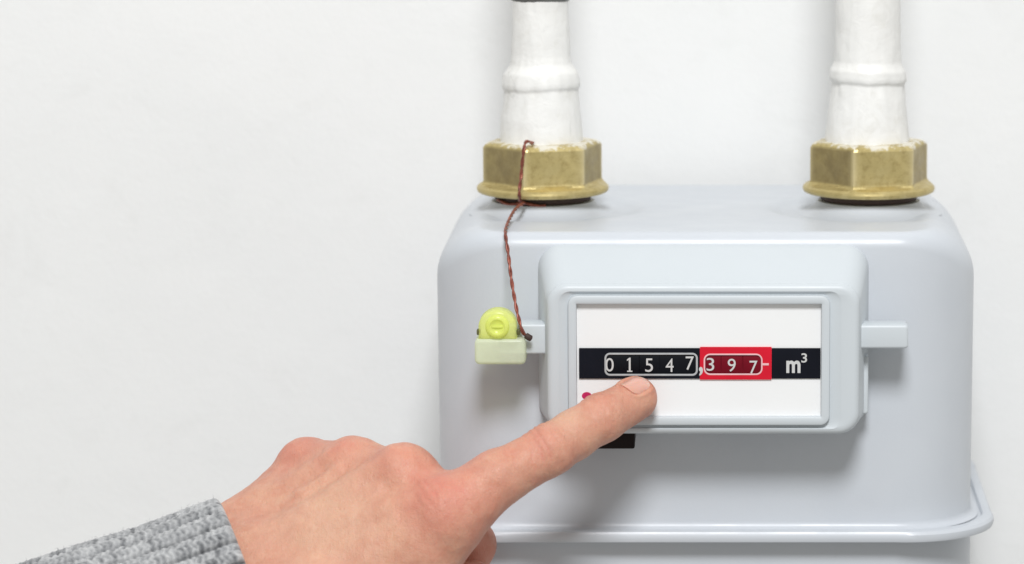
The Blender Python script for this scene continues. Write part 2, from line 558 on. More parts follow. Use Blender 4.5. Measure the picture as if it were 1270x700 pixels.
# ---- counter: black strip with a number window, red strip, wheels and digits
SZ0, SZ1 = -33.4, -21.6
def strip_with_window(x0, x1, z0, z1, wx0, wx1, wz0, wz1, wr, yb, yf):
    """plate with a through window: loft from outer back to outer front to inner front to inner back"""
    rings = []
    def R(a0, a1, b0, b1, r, y):
        p, _ = rrect((a0 + a1) / 2, (b0 + b1) / 2, (a1 - a0) / 2, (b1 - b0) / 2, r, 5, 3)
        rings.append(np.c_[p[:, 0], np.full(len(p), y), p[:, 1]])
    R(x0, x1, z0, z1, 0.25, yb); R(x0, x1, z0, z1, 0.25, yf)
    R(wx0, wx1, wz0, wz1, wr, yf); R(wx0, wx1, wz0, wz1, wr, yb)
    return loft(rings, False, False, closed=True)
def X_(px): return float(at(px, 450, -190)[0])
def Z_(py): return float(at(875, py, -190)[2])
YB, YF = PLY - 0.02, PLY - 0.62
xr0, xr1 = X_(868), X_(957)
WA = (X_(750.5), X_(865), Z_(465.5), Z_(438.5))         # black number window
WB = (X_(873), X_(945), Z_(465), Z_(439))               # red number window
counter = build('counter', *strip_with_window(WX0 + 0.7, xr0 - 0.03, SZ0, SZ1, *WA, 1.9, YB, YF), BLACK, meter)
build('red_strip', *strip_with_window(xr0, xr1, SZ0 - 0.35, SZ1 + 0.45, *WB, 2.4, YB, YF - 0.06), RED, counter)
build('unit_strip', *box_round(xr1 + 0.03, WX1 - 0.5, YF, YB, SZ0, SZ1, 0.12, 1), BLACK, counter)
build('window_outline', *frame_ring(WA[0] - 0.25, WA[1] + 0.15, WA[2] - 0.25, WA[3] + 0.25, 0.75, 2.1, YF + 0.1, YF - 0.12, YF + 0.1, 0.1), PRINTG, counter)
build('window_outline', *frame_ring(WB[0] - 0.1, WB[1] + 0.25, WB[2] - 0.1, WB[3] + 0.1, 0.6, 2.5, YF + 0.1, YF - 0.18, YF + 0.1, 0.1), PRINTP, counter)
V, F = box_round(X_(944), X_(953.5), YF - 0.2, YF, Z_(453.3), Z_(450.6), 0.08, 1)
build('tick_mark', V, F, PRINTP, counter)

def wheel(px, mat, parent):
    xc = X_(px); w = 3.86; rad = 15.0; zc = (WA[2] + WA[3]) / 2
    crest = YF + 0.06
    hh = (WA[3] - WA[2]) / 2 + 0.2
    a = np.linspace(-math.asin(hh / rad), math.asin(hh / rad), 15)
    front = np.c_[crest + rad - rad * np.cos(a), zc + rad * np.sin(a)]
    prof = np.vstack([front, [[PLY - 0.01, zc + hh], [PLY - 0.01, zc - hh]]])
    rings = [np.c_[np.full(len(prof), xc + s), prof[:, 0], prof[:, 1]] for s in (-w, w)]
    return build('number_wheel', *loft(rings), mat, parent)

for w_, m_ in ((WA, DRUM), (WB, DARKRED)):
    build('wheel_backing', *box_round(w_[0] + 0.05, w_[1] - 0.05, PLY - 0.10, PLY - 0.03, w_[2] + 0.05, w_[3] - 0.05, 0.02, 1), m_, counter)

def text_mesh(name, s, px, py, height, width, mat, parent, y, bold=0.012, roll=0.0):
    cu = bpy.data.curves.new(name, 'FONT')
    cu.body = s
    cu.size = 1.0
    cu.offset = bold
    cu.extrude = 0.02
    cu.resolution_u = 6
    tmp = bpy.data.objects.new(name, cu)
    col.objects.link(tmp)
    bpy.context.view_layer.update()
    me = bpy.data.meshes.new_from_object(tmp.evaluated_get(bpy.context.evaluated_depsgraph_get()))
    col.objects.unlink(tmp); bpy.data.objects.remove(tmp); bpy.data.curves.remove(cu)
    V = np.array([v.co[:] for v in me.vertices])
    Fs = [tuple(p.vertices) for p in me.polygons]
    bpy.data.meshes.remove(me)
    lo, hi = V.min(0), V.max(0); c = (lo + hi) / 2
    sc = height / (hi[1] - lo[1])
    sw = width / (hi[0] - lo[0]) if width else sc
    P = np.c_[X_(px) + (V[:, 0] - c[0]) * sw, y - (V[:, 2] - c[2]) * 2.0, Z_(py) + (V[:, 1] - c[1]) * sc + roll]
    return build(name, P, Fs, mat, parent, angle=30)

for ch, px, py, w in (('0', 756, 452.5, 3.3), ('1', 781, 452.5, 1.9), ('5', 805, 453, 3.1), ('4', 830.5, 453, 3.2), ('7', 855.5, 450.5, 3.3)):
    wheel(px, DRUM, counter)
    if ch == '1':                                            # a one with a flag and a foot
        o = np.array([(-0.35, -2.3), (-1.0, -2.3), (-1.0, -2.75), (1.0, -2.75), (1.0, -2.3), (0.35, -2.3), (0.35, 2.75), (-0.2, 2.75), (-1.05, 2.0), (-1.05, 1.45), (-0.35, 1.9)])
        V, F = loft([np.c_[X_(px) + o[:, 0], np.full(len(o), y), Z_(py) + o[:, 1]] for y in (YF - 0.02, YF - 0.10)])
        build('digit', V, F, PRINTW, counter, angle=30)
        continue
    text_mesh('digit', ch, px, py, 5.2, w * 0.95, PRINTW, counter, YF - 0.06, 0.0)
for ch, px, py, w in (('3', 881, 452, 3.1), ('9', 907.5, 453, 3.2), ('7', 934.5, 455.5, 3.2)):
    wheel(px, DARKRED, counter)
    text_mesh('digit', ch, px, py, 5.0, w * 0.95, PRINTW, counter, YF - 0.06, 0.0)
text_mesh('decimal_comma', ',', 869.3, 460.5, 3.4, 1.5, PRINTW, counter, YF - 0.22, 0.02)
text_mesh('unit_text', 'm', 984, 455, 4.8, 5.4, PRINTW, counter, YF - 0.05, 0.03)
text_mesh('unit_text', '3', 997.3, 444, 3.6, 2.2, PRINTW, counter, YF - 0.05, 0.012)
# small magenta mark printed at the lower left of the plate
c = (X_(727.5), Z_(491.5))
a = np.linspace(0, 2 * math.pi, 24, endpoint=False)
V, F = loft([np.c_[c[0] + 1.9 * np.cos(a), np.full(24, y), c[1] + 1.5 * np.sin(a)] for y in (PLY + 0.1, PLY - 0.06)])
build('printed_mark', V, F, MAGENTA, hous)

# ------------------------------------------------------------------ pipes and nuts
def pipe(i):
    nx = NUTX[i]
    if i == 0:
        cx = nx - 0.4
        prof = [(17.2, 40), (17.0, 46), (16.8, 49), (16.2, 56), (15.2, 63), (14.8, 66.6), (14.8, 67.2), (15.5, 67.9), (15.7, 69.5), (15.3, 72.2), (14.9, 74), (13.6, 75.8), (12.6, 77.5), (12.0, 81), (11.7, 90), (11.4, 101), (11.4, 110), (11.4, 300)]
    else:
        cx = nx - 0.7
        prof = [(17.4, 40), (17.2, 46), (16.9, 49), (16.0, 57), (14.9, 66), (14.5, 69.4), (14.5, 69.9), (15.3, 70.5), (15.6, 72), (15.3, 75), (14.4, 76.6), (13.7, 78.5), (13.4, 84), (13.1, 95), (13.0, 110), (13.0, 300)]
    zs_ = [z for _, z in prof]; rs_ = [r for r, _ in prof]
    zz = np.r_[np.arange(40, 112, 0.45), np.linspace(113, 300, 40)]
    rr = np.interp(zz, zs_, rs_)
    k = np.array([0.25, 0.5, 0.25])
    rr[1:-1] = np.convolve(rr, k, 'valid')
    def wob(th, z):
        q = np.c_[np.cos(th) * 2.6 + 7 + i * 9, np.sin(th) * 2.6 + 11, np.full(len(th), z / 7.0)]
        b = np.c_[np.cos(th) * 6 + 3 + i * 5, np.sin(th) * 6 + 2, np.full(len(th), z / 16.0)]
        rag = 0.5 * vnoise(b) * math.exp(-((z - 69) / 5.0) ** 2)
        return 0.28 * vnoise(q) + 0.16 * vnoise(b * 1.6) + rag
    V, F = loft(lathe(list(zip(rr, zz)), cx, NUTY, 96, wob,
        lambda th, z: math.exp(-((z - 70) / 9.0) ** 2) * (0.6 * np.cos(th + 0.6 + 2.2 * i) + 0.3 * vnoise(np.c_[np.cos(th) * 2.4 + i * 4, np.sin(th) * 2.4, np.full(len(th), 5.0)]))))
    r = empty('gas_pipe', (cx, NUTY, 40))
    build('pipe_tube', V, F, PIPE, r, angle=None)
    return r, cx
pl, pcx = pipe(0)
tag(pl, 'white painted pipe with a grey collar at its top, above the wired brass nut', 'pipe', 'painted gas pipes')
# bare collar at the upper end of the left pipe
V, F = loft(lathe([(10.5, 102.9), (11.4, 103.1), (12.0, 103.7), (12.4, 106), (12.6, 120), (11, 121)], pcx, NUTY, 48,
                  lambda th, z: 0.5 * vnoise(np.c_[np.cos(th) * 3, np.sin(th) * 3, np.full(len(th), z / 3)])))
build('pipe_collar', V, F, STEEL, pl, angle=None)
pr_, _ = pipe(1)
tag(pr_, 'plain white painted pipe above the brass nut that carries no wire', 'pipe', 'painted gas pipes')

def nut(i, rot):
    nx = NUTX[i]
    n = 96
    th = np.linspace(0, 2 * math.pi, n, endpoint=False) - math.pi / 2 + math.radians(rot)
    ap = 21.4
    def hexr(rc, soft=0.9):
        # hexagon radius by angle, a face centred at -90deg + rot, corners clipped to rc
        q = (th + math.pi / 2 - math.radians(rot) + math.pi / 6) % (math.pi / 3) - math.pi / 6
        return np.minimum(ap / np.cos(q), rc)
    def ring(r, z): return np.c_[nx + r * np.cos(th), NUTY + r * np.sin(th), np.broadcast_to(z, n)]
    q = (th + math.pi / 2 - math.radians(rot) + math.pi / 6) % (math.pi / 3) - math.pi / 6
    h = hexr(24.62)
    rings = [ring(np.full(n, 17.4), 25.4), ring(np.full(n, 25.6), 25.4), ring(np.full(n, 26.5), 25.9), ring(np.full(n, 26.9), 26.9),
             ring(np.full(n, 26.7), 27.8), ring(np.full(n, 25.9), 28.6), ring(np.maximum(h + 0.7, 23.4), 29.3), ring(h + 0.15, 30.1), ring(h, 30.8),
             ring(h, 38), ring(h, 44.2), ring(np.minimum(h - 0.25, 23.9), 45.2), ring(np.minimum(h - 0.9, 22.7), 46.0), ring(np.full(n, 19.6), 46.4), ring(np.full(n, 16.6), 46.4)]
    V, F = loft(rings, False, False, closed=True)
    r = empty('union_nut', (nx, NUTY, 24.2))
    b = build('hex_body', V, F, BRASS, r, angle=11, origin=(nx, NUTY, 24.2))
    # patina darkens all but the front face: tarnish plus painted facet shading, corners are rubbed bright
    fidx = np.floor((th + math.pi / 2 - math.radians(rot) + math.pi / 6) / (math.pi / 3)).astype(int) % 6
    pat_shade = np.array([0.0, 0.8, 0.6, 0.3, 0.7, 0.85])[fidx]
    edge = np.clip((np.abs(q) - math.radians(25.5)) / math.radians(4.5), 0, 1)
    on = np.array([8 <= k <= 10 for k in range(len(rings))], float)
    for nm, arr in (('patina_shade', np.outer(on, pat_shade)), ('rubbed', np.outer(on, edge))):
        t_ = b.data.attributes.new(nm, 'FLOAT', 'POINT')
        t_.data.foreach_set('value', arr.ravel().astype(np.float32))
    V, F = loft(lathe([(15, 22.3), (19.3, 22.3), (19.6, 23.0), (19.3, 25.2), (15, 25.3)], nx, NUTY, 48))
    build('gasket', V, F, GASKET, r)
    return r
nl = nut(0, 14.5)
tag(nl, 'flanged brass hex nut with thin red-brown wire running down its face', 'nut', 'brass union nuts')
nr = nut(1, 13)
tag(nr, 'flanged brass hex nut without wire, smeared with paint at its top rim', 'nut', 'brass union nuts')

# ------------------------------------------------------------------ wire and seal
def twisted(path, r, pitch, off):
    d = np.r_[0, np.cumsum(np.linalg.norm(np.diff(path, axis=0), axis=1))]
    m = int(d[-1] / 0.5)
    s = np.linspace(0, d[-1], m)
    P = np.c_[[np.interp(s, d, path[:, k]) for k in range(3)]].T
    T = np.gradient(P, axis=0); T /= np.linalg.norm(T, axis=1)[:, None]
    A = np.cross(T, [0, 1, 0.2]); A /= np.linalg.norm(A, axis=1)[:, None]
    B = np.cross(T, A)
    out = []
    for ph in (0, math.pi):
        a = 2 * math.pi * s / pitch + ph
        out.append(P + off * (np.cos(a)[:, None] * A + np.sin(a)[:, None] * B))
    return out
wp = [at(661, 178, -108), at(653, 176, -113), at(650, 184, -115.2), at(648, 200, -115.4), at(646, 222, -115.8), at(644.5, 234, -118.8), at(644, 242, -119), at(645, 249, -114), at(650, 252, -114),
      at(641, 258, -125), at(633, 270, -142), at(627.5, 284, -160), at(627, 292, -168.5), at(630, 312, -174), at(634, 345, -180), at(639, 375, -184), at(644, 398, -188.5), at(649, 413, -189.5), at(656, 419, -188.5)]
P = spline(wp, 14)
wire = empty('seal_wire', wp[-1])
tag(wire, 'twisted red-brown copper wire hanging from brass nut to yellow seal', 'wire')
for strand in twisted(P, 0.5, 10.0, 0.33):
    V, F = tube(strand, 0.43, 8)
    build('wire_strand', V, F, COPPER, wire, angle=None)
# loop round the gasket below the nut
a = np.radians(np.linspace(-152, -84, 40))
P = np.c_[NUTX[0] + 20.3 * np.cos(a), NUTY + 20.3 * np.sin(a), 22.7 + 0.5 * np.sin(a * 9)]
V, F = tube(P, 0.65, 8); build('wire_loop', V, F, COPPER, wire, angle=None)
V, F = tube(spline([at(652, 416, -189), at(655.5, 418.5, -189.5), at(658.5, 420, -189)], 6), [0.8] + [1.25] * 11 + [0.7], 10)
build('wire_end', V, F, GASKET, wire, angle=None)

sc0 = at(620, 436, -192)
seal = empty('security_seal', at(620, 452, -190))
tag(seal, 'small pale yellow-green plastic seal with bright yellow cap, clipped on the left lug', 'seal')
b0, b1 = at(589, 452, -190), at(652, 420, -190)
V, F = box_round(b0[0], b1[0], -191.5, -178.5, b0[2], b1[2], 1.5, 4)
build('seal_base', V, F, SEAL, seal, angle=50)
cc = at(617, 406, -190)
def seal_cap():
    # round-topped block
    n = 28
    a = np.linspace(-0.25, math.pi + 0.25, n)
    out = np.c_[7.3 * np.cos(a), 6.6 * np.sin(a)]
    out = np.vstack([out, [[-7.4, -4.6], [7.4, -4.6]]])
    rings = []
    for s, y in ((0.80, -191.2), (0.93, -190.8), (1.0, -189.8), (1.0, -182.5), (0.92, -181.4)):
        rings.append(np.c_[cc[0] + out[:, 0] * s, np.full(len(out), y), cc[2] + out[:, 1] * s])
    return loft(rings)
cap = build('seal_cap', *seal_cap(), SEALCAP, seal, angle=50)
V, F = loft(lathe([(4.6, 0), (4.4, 0.9), (3.8, 1.5), (3.0, 1.6), (2.3, 0.9), (1.0, 0.5)], 0, 0, 32))
V = np.c_[cc[0] + V[:, 0], -191.0 - V[:, 2], cc[2] + 0.4 + V[:, 1]]
build('rotor', V, F, SEALCAP, cap, angle=40)
V, F = box_round(cc[0] - 2.2, cc[0] + 2.2, -192.2, -191.4, cc[2] - 0.1, cc[2] + 0.9, 0.3, 2)
build('rotor_fin', V, F, SEALCAP, cap, angle=40)
for sx in (-1, 1):
    c = at(593.5 if sx < 0 else 643, 412, -188)
    V, F = box_round(c[0] - 0.7, c[0] + 0.7, -189, -186, c[2] - 1.1, c[2] + 1.1, 0.4, 2)
    build('wire_eye', V, F, EYE, seal, angle=40)

# ------------------------------------------------------------------ person: hand and sleeve
def cone(p, a, b, ra, rb):
    ba = b - a
    h = np.clip(((p - a) @ ba) / (ba @ ba), 0, 1)
    return np.linalg.norm(p - a - h[..., None] * ba, axis=-1) - (ra + (rb - ra) * h)
def smin(a, b, k):
    h = np.maximum(k - np.abs(a - b), 0) / k
    return np.minimum(a, b) - h * h * k * 0.25
J = {  # joint: photo pixel x, y, depth Y, radius (mm)
    'wu': (300, 676, -205, 14), 'wm': (318, 712, -222, 17), 'wr': (340, 750, -238, 15),
    'fa': (120, 785, -240, 20),
    'i0': (553, 640, -238, 13.0), 'i1': (614, 595, -232, 10.6), 'i2': (681, 559.5, -225, 9.3), 'i2b': (712, 539, -218, 8.9), 'i3': (746, 519, -211, 8.9), 'i4': (789, 494.5, -198.2, 8.2),
    'm0': (502, 594, -222, 12.2), 'm1': (582, 676, -190, 10), 'm2': (562, 722, -196, 9), 'm3': (530, 735, -206, 8),
    'r0': (441, 584, -204, 11.6), 'r1': (528, 672, -168, 9.6), 'r2': (512, 722, -178, 8.6), 'r3': (490, 735, -192, 8),
    'p0': (383, 583, -187, 11.2), 'p1': (458, 656, -154, 8.6), 'p2': (450, 705, -164, 8), 'p3': (440, 720, -178, 7),
    't0': (390, 752, -244, 15), 't1': (478, 752, -240, 13), 't2': (548, 738, -224, 10.5), 't3': (585, 722, -210, 8.5),
}
JP = {k: at(*v[:3]) for k, v in J.items()}
JR = {k: v[3] for k, v in J.items()}
def seg(p, a, b, sa=1.0, sb=1.0): return cone(p, JP[a], JP[b], JR[a] * sa, JR[b] * sb)
DORSAL = np.array([-0.36, -0.47, 0.80]); DORSAL /= np.linalg.norm(DORSAL)
def hand_sdf(p):
    palm = seg(p, 'wm', 'i0', 0.92, 0.95)
    palm = smin(palm, seg(p, 'wm', 'm0', 0.9, 1), 9)
    palm = smin(palm, seg(p, 'wu', 'r0'), 9)
    palm = smin(palm, seg(p, 'wu', 'p0'), 9)
    palm = smin(palm, cone(p, JP['wr'], JP['i0'] * .6 + JP['t1'] * .4, 14, 14), 9)
    palm = smin(palm, seg(p, 'wm', 'fa'), 10)
    palm = smin(palm, seg(p, 'wu', 'fa', 0.9, 1), 10)
    palm = smin(palm, cone(p, (JP['i0'] + JP['m0']) / 2 - DORSAL * 7, (JP['r0'] + JP['p0']) / 2 - DORSAL * 6, 11, 9), 8)
    th = smin(seg(p, 't0', 't1'), seg(p, 't1', 't2'), 4)
    th = smin(th, seg(p, 't2', 't3'), 3)
    palm = smin(palm, seg(p, 'wr', 't0'), 9)
    d = smin(palm, th, 7)
    # web between thumb and index
    d = smin(d, cone(p, JP['i0'] * .45 + JP['i1'] * .55 - DORSAL * 2, JP['t1'], 8.5, 9), 9)
    for f in 'mrp':
        c = smin(seg(p, f + '0', f + '1', 0.92, 1), seg(p, f + '1', f + '2'), 2.5)
        c = smin(c, seg(p, f + '2', f + '3'), 2.5)
        d = smin(d, c, 3.0)
    ix = smin(seg(p, 'i0', 'i1'), seg(p, 'i1', 'i2'), 3)
    ix = smin(ix, seg(p, 'i2', 'i2b'), 3)
    ix = smin(ix, seg(p, 'i2b', 'i3'), 3)
    ix = smin(ix, seg(p, 'i3', 'i4'), 3)
    d = smin(d, ix, 6)
    # skin between the knuckles
    d = smin(d, cone(p, JP['p0'] + DORSAL * 1.0, JP['r0'] + DORSAL * 1.0, 10.8, 10.8), 4)
    d = smin(d, cone(p, JP['r0'], JP['m0'], 10.6, 10.8), 4)
    d = smin(d, cone(p, JP['m0'] - DORSAL, JP['i0'] - DORSAL, 11, 11.6), 5)
    # knuckle heads
    for k, up, r in (('i0', 6.6, 7.2), ('m0', 5.2, 7.0), ('r0', 4.4, 6.8), ('p0', 4.2, 6.6)):
        d = smin(d, np.linalg.norm(p - (JP[k] + DORSAL * up), axis=-1) - r, 6)
    # extensor tendons on the back of the hand
    for k, w in (('i0', 'wm'), ('m0', 'wm'), ('r0', 'wu')):
        a = JP[k] * 0.86 + JP[w] * 0.14 + DORSAL * (JR[k] - 1.9)
        b = JP[k] * 0.25 + JP[w] * 0.75 + DORSAL * (JR[k] - 1.5)
        d = smin(d, cone(p, a, b, 2.0, 1.4), 6)
    # veins under the skin
    for q in ((('i0', 'm0', 0.5), ('wm', 'wu', 0.3)), (('m0', 'r0', 0.55), ('wm', 'wu', 0.75))):
        a, b = [JP[u] * (1 - t) + JP[v] * t for u, v, t in q]
        m_ = a * 0.5 + b * 0.5 + (JP['i0'] - JP['m0']) * 0.10
        for c0, c1 in ((a * .8 + b * .2, m_), (m_, a * .2 + b * .8)):
            d = smin(d, cone(p, c0 + DORSAL * 10.8, c1 + DORSAL * 11.6, 1.4, 1.4), 4)
    return d

def surface_nets(F, origin, h):
    ins = F < 0
    nx, ny, nz = F.shape
    cnt = np.zeros((nx - 1, ny - 1, nz - 1), np.int8)
    C8 = [(i, j, k) for i in (0, 1) for j in (0, 1) for k in (0, 1)]
    for i, j, k in C8:
        cnt += ins[i:nx - 1 + i, j:ny - 1 + j, k:nz - 1 + k]
    act = (cnt > 0) & (cnt < 8)
    ci = np.argwhere(act)
    vid = -np.ones(act.shape, int); vid[act] = np.arange(len(ci))
    acc = np.zeros((len(ci), 3)); num = np.zeros(len(ci))
    for a in C8:
        for ax in range(3):
            if a[ax]: continue
            b = list(a); b[ax] = 1
            fa = F[tuple((ci + a).T)]; fb = F[tuple((ci + b).T)]
            m = (fa < 0) != (fb < 0)
            t = np.where(m, fa / np.where(m, fa - fb, 1), 0)
            q = np.array(a, float) + np.eye(3)[ax] * t[:, None]
            acc[m] += q[m]; num[m] += 1
    V = origin + h * (ci + acc / num[:, None])
    faces = []
    for ax in range(3):
        o = [i for i in range(3) if i != ax]
        sl0 = [slice(None)] * 3; sl1 = [slice(None)] * 3
        sl0[ax] = slice(0, -1); sl1[ax] = slice(1, None)
        ch = ins[tuple(sl0)] != ins[tuple(sl1)]
        e = np.argwhere(ch)
        e = e[(e[:, o[0]] > 0) & (e[:, o[1]] > 0) & (e[:, o[0]] < F.shape[o[0]] - 1) & (e[:, o[1]] < F.shape[o[1]] - 1)]
        flip = ins[tuple(e.T)]
        q = []
        for d0, d1 in ((1, 1), (0, 1), (0, 0), (1, 0)):
            c = e.copy(); c[:, o[0]] -= d0; c[:, o[1]] -= d1
            q.append(vid[tuple(c.T)])
        q = np.stack(q, 1)
        if ax == 1: flip = ~flip
        q[~flip] = q[~flip][:, ::-1]
        faces.append(q)
    return V, np.concatenate(faces)

def grad(f, p, e=0.15):
    g = np.zeros_like(p)
    for k in range(3):
        d = np.zeros(3); d[k] = e
        g[:, k] = (f(p + d) - f(p - d)) / (2 * e)
    return g

def make_hand():
    allp = np.array(list(JP.values()))
    allp = np.vstack([allp[[i for i, k in enumerate(JP) if k != 'fa']], JP['wm'] * 0.55 + JP['fa'] * 0.45])
    lo, hi = allp.min(0) - 24, allp.max(0) + 24
    h = 1.3
    ax = [np.arange(lo[k], hi[k], h) for k in range(3)]
    shp = tuple(len(a) for a in ax)
    Fv = np.empty(shp, np.float32)
    YY, ZZ = np.meshgrid(ax[1], ax[2], indexing='ij')
    for s in range(0, shp[0], 12):
        sub = ax[0][s:s + 12]
        p = np.empty((len(sub), *YY.shape, 3), np.float32)
        p[..., 0] = sub[:, None, None]; p[..., 1] = YY; p[..., 2] = ZZ
        Fv[s:s + 12] = hand_sdf(p)
    Fv[0] = 5  # close the arm inside the sleeve
    V, Q = surface_nets(Fv, lo, h)
    keep = V[:, 0] > lo[0] + 2.2 * h
    me = bpy.data.meshes.new('tmp'); me.from_pydata(V.tolist(), [], Q.tolist())
    bm = bmesh.new(); bm.from_mesh(me)
    bmesh.ops.subdivide_edges(bm, edges=bm.edges, cuts=1, use_grid_fill=True)
    bmesh.ops.recalc_face_normals(bm, faces=bm.faces)
    bm.verts.ensure_lookup_table()
    V = np.array([v.co[:] for v in bm.verts]); Q = [tuple(v.index for v in f.verts) for f in bm.faces]
    bm.free(); bpy.data.meshes.remove(me)
    freeze = V[:, 0] < lo[0] + 2.5 * h
    for _ in range(4):
        g = grad(hand_sdf, V); f = hand_sdf(V)
        st = -(f / np.maximum((g * g).sum(1), 0.2))[:, None] * g
        n = np.linalg.norm(st, axis=1)[:, None]
        st *= np.minimum(1, 1.0 / np.maximum(n, 1e-6))
        st[freeze] = 0
        V = V + st
    N = grad(hand_sdf, V); N /= np.maximum(np.linalg.norm(N, axis=1), 1e-6)[:, None]
    disp = np.zeros(len(V))
    # index finger coordinates
    path = np.array([JP[k] for k in ('i0', 'i1', 'i2', 'i2b', 'i3', 'i4')])
    L = np.r_[0, np.cumsum(np.linalg.norm(np.diff(path, axis=0), axis=1))]
    best = np.full(len(V), 1e9); sp = np.zeros(len(V)); cen = np.zeros_like(V)
    for k in range(len(path) - 1):
        ba = path[k + 1] - path[k]
        t = np.clip(((V - path[k]) @ ba) / (ba @ ba), 0 if k else -0.6, 1.5 if k == len(path) - 2 else 1)
        c = path[k] + t[:, None] * ba
        d = np.linalg.norm(V - c, axis=1)
        m = d < best
        best[m] = d[m]; sp[m] = (L[k] + t * np.linalg.norm(ba))[m]; cen[m] = c[m]
    onf = (best < 15) & (sp > L[1] * 0.4)
    rad = (V - cen); rad /= np.maximum(np.linalg.norm(rad, axis=1), 1e-6)[:, None]
    dors = rad @ DORSAL
    side = rad @ np.cross(path[-1] - path[0], DORSAL) / np.linalg.norm(path[-1] - path[0])
    wig = 0.9 * vnoise(V / 4.0 + 5)
    for s0, off, amp in ((L[2], -6.0, .22), (L[2], -3.8, .38), (L[2], -1.6, .5), (L[2], 0.8, .5), (L[2], 3.2, .36), (L[2], 5.4, .2), (L[4], -3.2, .2), (L[4], -1.4, .32), (L[4], 0.4, .32), (L[4], 2.2, .2)):
        bow = (off * 0.22) * side ** 2 * 3
        u = sp - (s0 + off + bow + wig * 0.9)
        disp -= onf * 0.85 * amp * np.exp(-(u / 0.65) ** 2) * np.clip(dors * 1.6 - 0.1, 0, 1)
    disp += onf * 0.25 * np.exp(-((sp - L[2]) / 7.0) ** 2) * np.clip(dors, 0, 1)
    # creases over the index knuckle
    k0 = JP['i0'] + DORSAL * JR['i0']
    fd = (JP['i1'] - JP['i0']); fd /= np.linalg.norm(fd)
    rel = V - k0
    u = rel @ fd; dist = np.linalg.norm(rel, axis=1)
    for o, am in ((-6, .12), (-3.0, .22), (0.2, .26), (3.4, .16)):
        disp -= am * np.exp(-((u - o - wig * 1.3) / 0.8) ** 2) * np.clip(1.25 - dist / 12, 0, 1)
    # soft irregularity everywhere
    disp += 0.35 * vnoise(V / 9.0 + 2) + 0.16 * vnoise(V / 3.2 + 8)
    # nail bed
    ND = np.array([-0.26, -0.70, 0.62])
    nd = ND - (path[-1] - path[-2]) * ((ND @ (path[-1] - path[-2])) / ((path[-1] - path[-2]) @ (path[-1] - path[-2])))
    nd /= np.linalg.norm(nd)
    tdir = (path[-1] - path[-2]); tdir /= np.linalg.norm(tdir)
    sdir = np.cross(tdir, nd)
    nc = path[-1] - tdir * 1.4
    rl = V - nc
    uu, vv, ww = rl @ tdir, rl @ sdir, rl @ nd
    e = ((np.abs(uu / 5.4)) ** 3.2 + np.abs(vv / 4.8) ** 3.2) ** (1 / 3.2)
    up = (ww > 1) & (np.abs(uu) < 14)
    disp += up * (0.55 * np.exp(-((e - 1.17) / 0.10) ** 2) * (uu < 5.5) - 0.45 * (e < 0.98))
    V2 = V + N * disp[:, None]
    V2[freeze] = V[freeze]
    # colour masks
    def blob(c, r): return np.exp(-(np.linalg.norm(V - c, axis=1) / r) ** 2)
    red = 0.6 * blob(JP['i0'] + DORSAL * 11, 12) + 0.5 * blob(JP['m0'] + DORSAL * 11, 10) + 0.45 * blob(JP['r0'] + DORSAL * 11, 9) + 0.55 * blob(JP['p0'] + DORSAL * 11, 11)
    red += 0.75 * blob(JP['i4'] + tdir * 6 - nd * 2, 9) + 0.28 * blob(JP['i2'] + DORSAL * 9, 9) + 0.22 * blob(JP['i3'] + DORSAL * 6, 7)
    red += 0.35 * blob((JP['i1'] + JP['i0']) / 2, 15) + 0.5 * blob(JP['t3'], 14) + 0.5 * blob(JP['m1'], 13)
    cre = np.clip(-disp - 0.12, 0, 0.5) * 1.1
    red = np.clip(red + cre * (onf | (dist < 14)), 0, 0.95)
    pale = np.clip(0.45 * blob(JP['i2b'] + DORSAL * 9, 8) + 0.35 * blob(JP['wm'] * .5 + JP['i0'] * .5 + DORSAL * 14, 22), 0, 1)
    return V2, Q, red, pale, (nc, tdir, sdir, nd)

HV, HQ, HRED, HPALE, NF = make_hand()
person = empty('person', JP['wm'])
tag(person, 'left hand in grey knitted sweater cuff, index finger pressed to the meter counter', 'person')
hand = build('hand', HV, HQ, SKIN, person, angle=None, recalc=False)
for nm, arr in (('redness', HRED), ('paleness', HPALE)):
    at_ = hand.data.attributes.new(nm, 'FLOAT', 'POINT')
    at_.data.foreach_set('value', arr.astype(np.float32))

